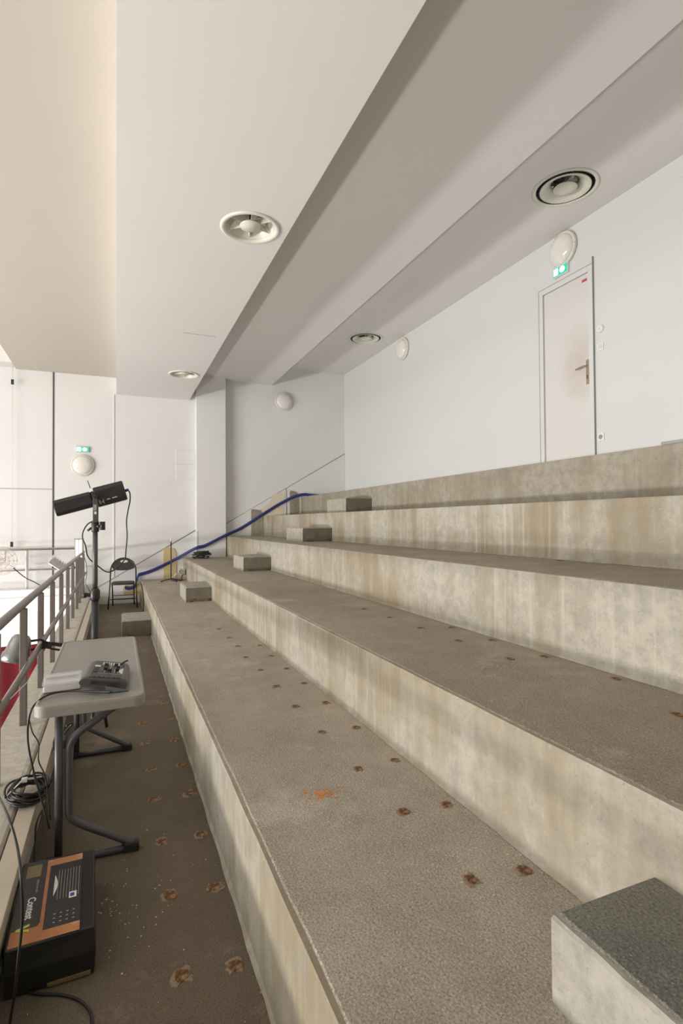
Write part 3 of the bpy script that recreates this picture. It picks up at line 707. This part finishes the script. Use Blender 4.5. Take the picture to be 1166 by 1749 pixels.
MB().box(w-.085, w-.060, -.055, -.020, z0+.0026, z0+.0032).build('price_label', M['white'], pd)
MB().box(w-.081, w-.067, -.048, -.028, z0+.0032, z0+.0036).build('blue_square', M['blue_print'], pd)
MB().box(-w+.020, -w+.070, .13, .21, z0+.0022, z0+.0027).build('gold_panel', M['gold'], ts)
def text(body, size, loc, rotz, mat, parent, name, bold=.0):
    cu = bpy.data.curves.new(name, 'FONT'); cu.body = body; cu.size = size; cu.extrude = .0003; cu.offset = bold
    cu.align_x = 'LEFT'
    o = bpy.data.objects.new(name, cu); C.objects.link(o)
    dg = bpy.context.evaluated_depsgraph_get(); dg.update()
    me = bpy.data.meshes.new_from_object(o.evaluated_get(dg)); bpy.data.objects.remove(o, do_unlink=True)
    me.materials.clear(); me.materials.append(mat)
    n = bpy.data.objects.new(name, me); C.objects.link(n); n.parent = parent; n.location = loc; n.rotation_euler = (0, 0, rotz)
    return n
text('Contest', .036, (-w+.042, .005, z0+.0026), -PI/2, M['mark_white'], ts, 'title_lettering', .0006)
text('Lighting controller', .011, (-w+.062, .11, z0+.0026), -PI/2, M['seam'], ts, 'small_lettering')
MB().prism([(-w+.020, -.165), (-w+.060, -.150), (-w+.060, -.162), (-w+.036, -.170), (-w+.060, -.178), (-w+.060, -.190), (-w+.020, -.175)], 'Z', z0+.0022, z0+.0028).xf(Matrix.Translation((0, .01, 0))).build('lime_logo', M['lime'], ts)
MB().box(-.01, w-.01, -l-.0065, -l-.002, .006, .018).build('gold_edge', M['gold'], t)

# ------------------------------------------------------------------ spotlight on its stand
SX, SY = -.150, 4.60
t = thing('lighting_stand', (SX, SY, 0), 'tall black tripod lighting stand behind the folding table', 'light stand')
for nm_, z0_, z1_, r0 in (('lower_pole', .12, .98, .027), ('upper_pole', .95, 1.53, .0185)):
    MB().tube([(0, 0, z0_), (0, 0, z1_)], r0, 18).build(nm_, M['grey_tube'] if nm_ == 'upper_pole' else M['black'], t)
MB().lathe([(.034, .93), (.036, .95), (.036, 1.0), (.026, 1.02)], seg=24).box(-.075, -.03, -.008, .008, .955, .985).tube([(-.075, 0, .95), (-.075, 0, .99)], .014, 10).build('collar', M['black'], t)
for k in range(3):
    a = 2*PI*k/3+.9; d_ = Vector((math.cos(a), math.sin(a), 0))
    lg = MB(); lg.tube([d_*.03+Vector((0, 0, .46)), d_*.24+Vector((0, 0, .012))], .011, 10); lg.tube([d_*.03+Vector((0, 0, .14)), d_*.145+Vector((0, 0, .215))], .007, 8)
    lg.build('leg', M['black'], t)
MB().lathe([(.026, 1.455), (.028, 1.47), (.028, 1.53), (.022, 1.545)], seg=20).tube([(-.055, 0, 1.465), (-.03, 0, 1.485), (.02, 0, 1.49)], .009, 8).tube([(.01, -.02, 1.50), (.05, -.02, 1.50)], .012, 10).tube([(.052, -.02, 1.535), (.052, -.02, 1.47)], .020, 14).build('clamp', M['black'], t)
t = thing('profile_spotlight', (SX, SY, 1.72), 'long black stage spotlight tilted on top of the stand', 'spotlight')
ang = math.radians(16.5)
Rt = Matrix.Rotation(-ang, 4, 'Y')   # local x runs along the barrel, towards the right and up
def oct_(hy, hz, x, ch=.3):
    c_ = hz*max(ch, .42)
    return [(x, -hy, -hz+c_), (x, -hy+c_*.8, -hz), (x, hy-c_*.8, -hz), (x, hy, -hz+c_), (x, hy, hz-c_), (x, hy-c_*.8, hz), (x, -hy+c_*.8, hz), (x, -hy, hz-c_)]
MB().ring_loft([oct_(.070, .066, .00, .18), oct_(.078, .076, .006, .18), oct_(.078, .076, .215, .18), oct_(.072, .070, .222, .18)], 0, True, False).xf(Rt).build('lamp_housing', M['black'], t)
MB().ring_loft([oct_(.060, .058, -.29, .15), oct_(.062, .060, -.285, .15), oct_(.062, .060, -.03, .15), oct_(.05, .05, -.02, .15)], 0, True, False).xf(Rt @ Matrix.Translation((-.0, 0, -.004))).build('lens_barrel', M['black'], t)
fn = MB(); fn.box(-.285, -.03, -.064, -.058, .028, .031); fn.box(.008, .215, -.080, -.076, .040, .043); fn.box(-.02, .004, -.052, .052, -.052, .052)
fn.xf(Rt).build('seam_ridge', M['black_matte'], t)
lv = MB()
for k in range(7): lv.box(.165+k*.007, .168+k*.007, -.0795, -.077, -.045, -.020)
lv.xf(Rt).build('cooling_slots', M['black_matte'], t)
mk = MB()
for k in range(6): mk.box(.020+k*.006, .0225+k*.006, -.0805, -.0775, -.052-.010*math.sin(k*1.3+1), -.040+.012*math.sin(k*1.3+1))
for x, wd_ in ((.078, .020), (.118, .030)):
    for j in range(int(wd_/.005)): mk.box(x+j*.006, x+j*.006+.004, -.0805, -.0775, -.040, -.033)
mk.xf(Rt).build('maker_marks', M['mark_white'], t)
yk = MB(); yk.box(-.014, .020, -.100, -.088, -.185, .03); yk.box(-.014, .020, .088, .100, -.185, .03); yk.box(-.014, .020, -.100, .100, -.190, -.178)
yk.build('yoke', M['grey_tube'], t, bevel=.003)
kn = MB(); kn.tube([(.003, -.125, .018), (.003, -.095, .018)], .026, 18); kn.tube([(.003, -.128, .018), (.003, -.12, .018)], .012, 12); kn.build('tilt_knob', M['black_matte'], t, bevel=.003)
MB().box(-.009, .012, -.1025, -.0995, -.100, -.055).build('grey_label', M['seam'], t)
MB().box(-.004, .012, -.1025, -.0995, -.128, -.108).build('white_label', M['white'], t)
MB().tube([(-.055, 0, .135), (-.035, 0, .075)], .0035, 6).build('shutter_handle', M['black'], t)
MB().tube([Rt @ Vector((.222, -.01, -.004)), Rt @ Vector((.250, -.01, -.004))], .011, 12).build('power_plug', M['blue_plug'], t)
def px(pts): return [Vector(p) for p in pts]
tag(MB().tube(spl([(0.0673, 4.62, 1.7908), (0.0977, 4.62, 1.7726), (0.1021, 4.62, 1.7024), (0.0891, 4.62, 1.6322), (0.0761, 4.62, 1.5388), (0.0805, 4.62, 1.4222), (0.0719, 4.62, 1.306), (0.0633, 4.62, 1.2365), (0.016, 4.62, 1.1779), (-0.035, 4.62, 1.1431), (-0.0773, 4.62, 1.1448), (-0.1401, 4.62, 1.1976), (-0.1816, 4.62, 1.2355), (-0.2064, 4.62, 1.2771), (-0.2165, 4.57, 1.3518), (-0.2368, 4.57, 1.406), (-0.2329, 4.57, 1.4597), (-0.2046, 4.57, 1.5132), (-0.1719, 4.57, 1.5355)], 8), .0048, 8).build('power_cable', M['cable']), 'thin black cable hanging in a loop from the spotlight to its stand', 'cable')

# ------------------------------------------------------------------ black folding chair against the end wall
t = thing('folding_chair', (.118, 10.60, 0), 'black folding chair with oval backrest against the end wall', 'chair', None, (0, 0, -.05))
hw = .215
fr = MB()
arc = [(-hw+.015, .10, .60)]
def backp(s): return None
side = lambda x: [(x*1.12, -.21, .0), (x*1.02, -.02, .42), (x, .08, .66)]
top = [(hw*math.cos(PI*k/14), .08+.09*math.sin(PI*k/14)*1.0+.0, .66+.22*math.sin(PI*k/14)) for k in range(15)]
path = side(hw)[:2]+top+side(-hw)[:2][::-1]
MB().tube(path, .0125, 10).build('back_frame', M['black'], t)
for x in (-hw+.03, hw-.03):
    MB().tube([(x*1.0, .24, .0), (x*.98, .02, .36), (x*.98, -.12, .44)], .011, 10).build('leg', M['black'], t)
MB().tube([(-hw*1.07, -.14, .16), (hw*1.07, -.14, .16)], .007, 8).tube([(-hw+.03, .17, .13), (hw-.03, .17, .13)], .007, 8).tube([(-hw+.03, .13, .20), (hw-.03, .13, .20)], .007, 8).build('stretcher', M['black'], t)
sb = MB(); ring = lambda s_, z_: [(x*s_, y*s_-.045, z_) for x, y in rr(.195, .19, .09)]
sb.ring_loft([ring(.97, .425), ring(1, .435), ring(1, .452), ring(.95, .462), ring(.6, .466)], 0, True, True); sb.build('seat', M['fabric'], t)
# backrest pad: wide oval with a hand hole near its top
bp = MB(); outer = []; inner = []
n = 32
for k in range(n):
    a = 2*PI*k/n; x = .200*math.copysign(abs(math.cos(a))**.8, math.cos(a)); z = .735+(.135 if math.sin(a) > 0 else .075)*math.copysign(abs(math.sin(a))**.9, math.sin(a))
    outer.append((x, z)); inner.append((.066*math.cos(a)+.01, .820+.026*math.sin(a)))
def yy(z): return .085+(z-.66)*.42
rings = [[(x, yy(z)-.014, z) for x, z in outer], [(x, yy(z)+.010, z) for x, z in outer], [(x, yy(z)+.010, z) for x, z in inner], [(x, yy(z)-.014, z) for x, z in inner]]
bp.ring_loft(rings, 0, False, False, True); bp.build('backrest', M['fabric'], t, bevel=.004)

# ------------------------------------------------------------------ blue cable bundle climbing the end wall
bp_ = [(0.152, 11.0761, 0.3061), (0.2246, 11.0761, 0.28), (0.3185, 11.0761, 0.3197), (0.371, 11.0761, 0.4403), (0.4025, 11.0761, 0.5287), (0.5403, 11.0761, 0.5677), (0.755, 11.0761, 0.6497), (1.0838, 11.0761, 0.8097), (1.4511, 10.8761, 1.0281), (1.6203, 10.8761, 1.0701), (2.012, 10.8761, 1.2605), (2.362, 11.0761, 1.3957), (2.7321, 11.0761, 1.6243), (3.1122, 11.0761, 1.8591), (3.3712, 11.0761, 1.9982), (3.5419, 11.0761, 2.0755), (3.75, 11.0461, 2.12), (3.95, 11.0261, 2.1), (4.5, 11.0061, 2.095)]
bm_ = MB()
for dz, dy in ((-.019, 0), (0, -.012), (.019, 0)):
    bm_.tube([p+Vector((0, dy, dz)) for p in spl(bp_, 6)], .0125, 8)
o = bm_.build('cable_bundle', M['blue'])
tag(o, 'thick bundle of blue cables climbing the end wall over the tiers', 'cable')
for s_ in (.25, .40, .55, .70, .82):
    pass
# thin stand, rolls, cable coils
sx, sy, sz = (0.9458, 10.5289, 0.4328)
t = thing('thin_stand', (sx, sy, sz), 'thin black microphone stand with white tip on the lowest tier', 'stand')
MB().tube([(0, 0, .03), (0, 0, .74)], .0105, 10).build('pole', M['black'], t)
MB().tube([(0, 0, .74), (0, 0, .80)], .012, 10).build('white_tip', M['white'], t)
for a in (3.35, 5.2, 6.1):
    MB().tube(spl([(0, 0, .04), (.08*math.cos(a), .08*math.sin(a), .035), (.19*math.cos(a), .19*math.sin(a), .009)], 4), .010, 8).build('foot', M['black'], t)
rx0, ry0 = (1.0776, 10.6889)
for k, (dx, dz, rr_, lab) in enumerate(((0.0, .065, .064, 'pale rolled bundle on the lowest tier, left of its pile, largest'), (.125, .05, .05, 'pale rolled bundle in the tier corner, right of its pile'), (.065, .165, .052, 'pale rolled bundle lying on top of the small pile'), (-.095, .035, .035, 'small pale roll standing left of the pile by the yellow patch'))):
    t = thing('rolled_bundle', (rx0+dx, ry0, Z[0]+dz), lab, 'roll', 'pale rolled bundles piled in the tier corner')
    pts = []
    for j in range(46):
        a = j*.42; q = rr_*(.18+.82*j/45); pts.append((q*math.cos(a), 0, q*math.sin(a)))
    b = MB()
    outr = [(p[0], -.06, p[2]) for p in pts]
    b.lathe([(rr_*.97, -.10), (rr_, -.08), (rr_, .10), (rr_*.96, .11)], (0, 0, 0), 'Y', 24); b.build('roll', M['log'], t)
    MB().tube([(p[0]*.93, -.101, p[2]*.93) for p in pts], .0035, 5).build('spiral_end', M['log_dark'], t)

def coil(name, c0, rx_, ry_, turns, tube_r, height, label, tilt=(0, 0, 0), seed=1, mat='cable', tails=()):
    rnd = random.Random(seed); b = MB(); R_ = Euler(tilt).to_matrix().to_4x4()
    for k in range(turns):
        ox, oy, s_ = rnd.uniform(-.018, .018), rnd.uniform(-.018, .018), rnd.uniform(.72, 1.05)
        ph = rnd.uniform(0, 6.28); zz = tube_r+height*rnd.random(); tl = rnd.uniform(-.12, .12)
        p = [R_ @ Vector((ox+rx_*s_*math.cos(a), oy+ry_*s_*math.sin(a), zz+.006*math.sin(3*a+ph)+abs(tl)*.1*(1+math.cos(a)))) for a in [2*PI*j/28+ph for j in range(27)]]
        b.tube([x+Vector(c0) for x in p], tube_r, 7)
    for tpts in tails: b.tube(spl(tpts, 6), tube_r, 7)
    return tag(b.build(name, M[mat], origin=c0), label, 'cable')
coil('cable_coil', (1.521, 10.6598, 0.832), .17, .10, 14, .009, .12, 'black cable coiled on the second tier by the pilaster', seed=4)
coil('cable_coil', (-0.3931, 3.0064, 0.222), .085, .125, 13, .0052, .035, 'black cable coil held by white ties on the balcony curb', (.0, .30, -.25), seed=9)
tc_ = (-0.3931, 3.0064, 0.222)
tag(MB().tube([Vector(tc_)+Vector(p) for p in ((-.075, -.075, .035), (-.015, -.01, .075), (.06, -.005, .070))], .0035, 6).box(-.012, .012, -.010, .010, -.006, .012, 0, Matrix.Translation(Vector(tc_)+Vector((-.012, -.01, .068)))).build('cable_tie', M['tie']), 'white cable tie sticking out of the black coil on the curb', 'cable tie')
tag(MB().tube([(XP+.05, 3.05, .70), (XP-.012, 3.98, .70)] if False else [(-0.54, 3.1925, 0.5877), (-0.4297, 3.3125, 0.6834)], .0022, 5).build('cable_tie', M['tie']), 'long white cable tie tail poking out from a railing post', 'cable tie')

# loose black cables in the near left corner
for pts_, r_t, lab in [([(-0.0196, 2.6579, 0.76), (-0.1188, 2.7391, 0.752), (-0.2186, 2.7903, 0.75), (-0.2862, 2.7564, 0.75), (-0.3322, 2.72, 0.7232), (-0.3522, 2.72, 0.6623), (-0.3541, 2.72, 0.5609), (-0.3313, 2.72, 0.4298), (-0.2993, 2.72, 0.2962), (-0.2716, 2.72, 0.1753)], 0.0045, 'black cable running from the lighting desk over the table edge'), ([(-0.3536, 2.73, 0.6719), (-0.3423, 2.75, 0.5992), (-0.3206, 2.78, 0.533), (-0.3203, 2.78, 0.4546), (-0.2922, 2.78, 0.371), (-0.273, 2.78, 0.1838)], 0.0028, 'thinner black lead hanging beside the table corner'), ([(-0.5393, 3.0832, 0.23), (-0.3532, 2.2, 0.5226), (-0.2918, 2.0, 0.5057), (-0.2589, 1.86, 0.4709), (-0.2555, 1.86, 0.35), (-0.2656, 1.86, 0.2337), (-0.2727, 1.86, 0.151), (-0.2843, 1.86, 0.0705), (-0.2928, 1.86, -0.0106)], 0.0042, 'black cable hanging over the curb in front of the carton'), ([(-0.3765, 2.2676, 0.03), (-0.332, 2.1241, 0.006), (-0.2926, 2.0628, 0.006), (-0.2397, 2.014, 0.006), (-0.1695, 1.9794, 0.006), (-0.1163, 1.9404, 0.006), (-0.0803, 1.8891, 0.006), (-0.0666, 1.8339, 0.006), (-0.0754, 1.7772, 0.006)], 0.0042, 'black cable curling over the walkway in the near left corner'), ([(-0.2919, 2.9438, 0.2), (-0.3253, 2.7904, 0.19), (-0.3267, 2.7277, 0.12), (-0.3104, 2.56, 0.0641)], 0.0042, 'short black cable dropping from the coil behind the carton')]:
    tag(MB().tube(spl(pts_, 8), r_t, 8).build('loose_cable', M['cable']), lab, 'cable')

# ------------------------------------------------------------------ clamp work lamp on the railing
LX, LY, LZ = (-0.6471, 4.45, 0.6161)
t = thing('clamp_lamp', (LX, LY, LZ), 'dented silver clamp lamp hanging outside the railing', 'lamp', None, (math.radians(-8), math.radians(14), 0))
MB().lathe([(.018, .118), (.045, .112), (.062, .090), (.072, .050), (.078, .0), (.081, -.002), (.081, -.012), (.090, -.016), (.096, -.075), (.092, -.078), (.080, -.02), (.066, .04)], seg=40).build('reflector', M['dark_alu'], t)
MB().lathe([(.01, -.05), (.03, -.045), (.036, -.02), (.028, .02)], seg=24).build('bulb', M['opal'], t)
cl = MB(); cl.tube([(.05, .02, .075), (.12, .06, .095), (.17, .10, .075)], .009, 10); cl.tube([(.08, .03, .02), (.12, .06, .03), (.16, .10, .04)], .009, 10)
cl.box(.13, .20, .09, .13, .035, .085); cl.box(.20, .30, .10, .118, .060, .088); cl.box(.20, .27, .10, .118, .030, .045)
cl.build('clamp', M['black_matte'], t, bevel=.003)

# ------------------------------------------------------------------ lit work lights on the far railing
t = thing('tube_worklight', (-.585, 10.30, .93), 'upright work light with two glowing tubes on the far railing', 'work light')
MB().box(-.075, .065, 0, .05, 0, .33).build('casing', M['seam'], t, bevel=.006)
for x in (-.035, .022): MB().tube([(x, -.010, .02), (x, -.010, .31)], .016, 12).build('lit_tube', M['tube_glow'], t)
MB().box(-.082, .072, -.022, .055, .325, .338).build('end_cap', M['alu'], t)
MB().box(-.02, .01, 0, .04, -.06, .0).build('bracket', M['black'], t)
t = thing('floodlight', (-.80, 8.6, .93), 'small bright floodlight angled down into the hall from the railing', 'floodlight', None, (.3, .65, .3))
MB().box(-.11, .11, -.07, .07, 0, .08).build('casing', M['alu'], t, bevel=.006)
hb = MB()
for k in range(6): hb.box(-.10+k*.038, -.092+k*.038, -.07, .07, .08, .105)
hb.build('cooling_fin', M['alu'], t)
MB().box(-.10, .10, -.06, .06, -.004, .0).build('lit_glass', M['tube_glow'], t)
MB().tube([(.10, 0, .04), (.16, .05, .10), (.24, .05, .12)], .009, 8).build('bracket', M['black'], t)
l = bpy.data.lights.new('floodlight_beam', 'AREA'); l.shape = 'RECTANGLE'; l.size = .6; l.size_y = .3; l.energy = 45; l.color = (1, .98, .95)
o = bpy.data.objects.new('floodlight_beam', l); C.objects.link(o); o.location = (-1.9, 8.4, -.7)
o.rotation_euler = (Vector((-1.9, 10.8, -2.4))-Vector(o.location)).to_track_quat('-Z', 'Y').to_euler()
# round wire-caged lamp / fan
t = thing('wire_cage_fan', (-1.78, 10.60, .90), 'round wire-caged fan on the gallery railing at the left edge', 'fan')
fb = MB()
for rr_ in (.06, .12, .18, .235): fb.tube([(rr_*math.cos(2*PI*k/32), -.03-.12*(.24-rr_), rr_*math.sin(2*PI*k/32)) for k in range(33)], .004, 5)
for k in range(12):
    a = 2*PI*k/12; fb.tube([(.02*math.cos(a), -.058, .02*math.sin(a)), (.235*math.cos(a), -.03, .235*math.sin(a))], .003, 5)
fb.build('wire_guard', M['steel_pale'], t)
MB().lathe([(.001, -.005), (.225, -.005), (.225, .0), (.001, .0)], (0, 0, 0), 'Y', 32, smooth=False).build('tinted_disc', M['gel'], t)
MB().tube([(0, -.05, 0), (0, .10, 0)], .045, 16).build('motor', M['cream'], t)
MB().tube([(.0, .08, 0), (.0, .31, .0), (.0, .34, .16)], .010, 8).build('bracket', M['steel_pale'], t)
tag(MB().tube(spl([(-1.60, 10.55, .78), (-1.45, 10.7, .60), (-1.30, 10.75, .50), (-1.15, 10.80, .385)], 6), .008, 6).build('fan_cable', M['cable']), 'dark cable trailing from the caged fan to the gallery parapet', 'cable')
# hanging wire with small clamps
t = thing('hanging_wire', (-1.70, T-.10, 1.1), 'pale thin wire hanging from the ceiling at the far left', 'wire')
MB().tube([(0, 0, 0), (0, 0, 3.25)], .004, 5).build('wire', M['tie'], t)
for z_ in (2.90, .02): MB().box(-.022, .022, -.012, .012, z_, z_+.09).build('clamp', M['black'], t, bevel=.004)
tag(MB().tube(spl([(-0.5449, 10.9, 0.9273), (-0.506, 10.9, 0.7979), (-0.496, 10.9, 0.6052), (-0.5151, 10.9, 0.4459), (-0.4762, 10.9, 0.3585), (-0.4176, 10.9, 0.1949), (-0.4077, 10.9, 0.0659)], 8), .006, 6).build('rail_cable', M['cable']), 'black cable draped down the last post of the railing', 'cable')
tag(MB().tube(spl([(.405, 10.45, .46), (.418, 10.1, .40), (.432, 9.8, .22), (.425, 9.75, .012)], 6), .009, 7).build('loose_cable', M['cable']), 'dark cable hanging down the far end of the lowest riser by the folding chair', 'cable')
# power adapter under the table
t = thing('power_adapter', (-.305, 3.60, .206), 'small black power adapter on the cable channel under the table', 'adapter')
MB().box(-.035, .035, -.05, .05, 0, .05).build('case', M['black_matte'], t, bevel=.006)
MB().tube(spl([(0, .05, .02), (.03, .09, .06), (.06, .08, .10), (.03, .02, .11)], 5), .005, 8).build('lead', M['cable'], t)
tag(MB().box(A[4]+.012, A[4]+.30, .4, 2.75, Z[4], Z[4]+.024).build('metal_strip', M['seam'], bevel=.003), 'dark grey strip lying on the top tier edge at the right side of the view', 'strip')
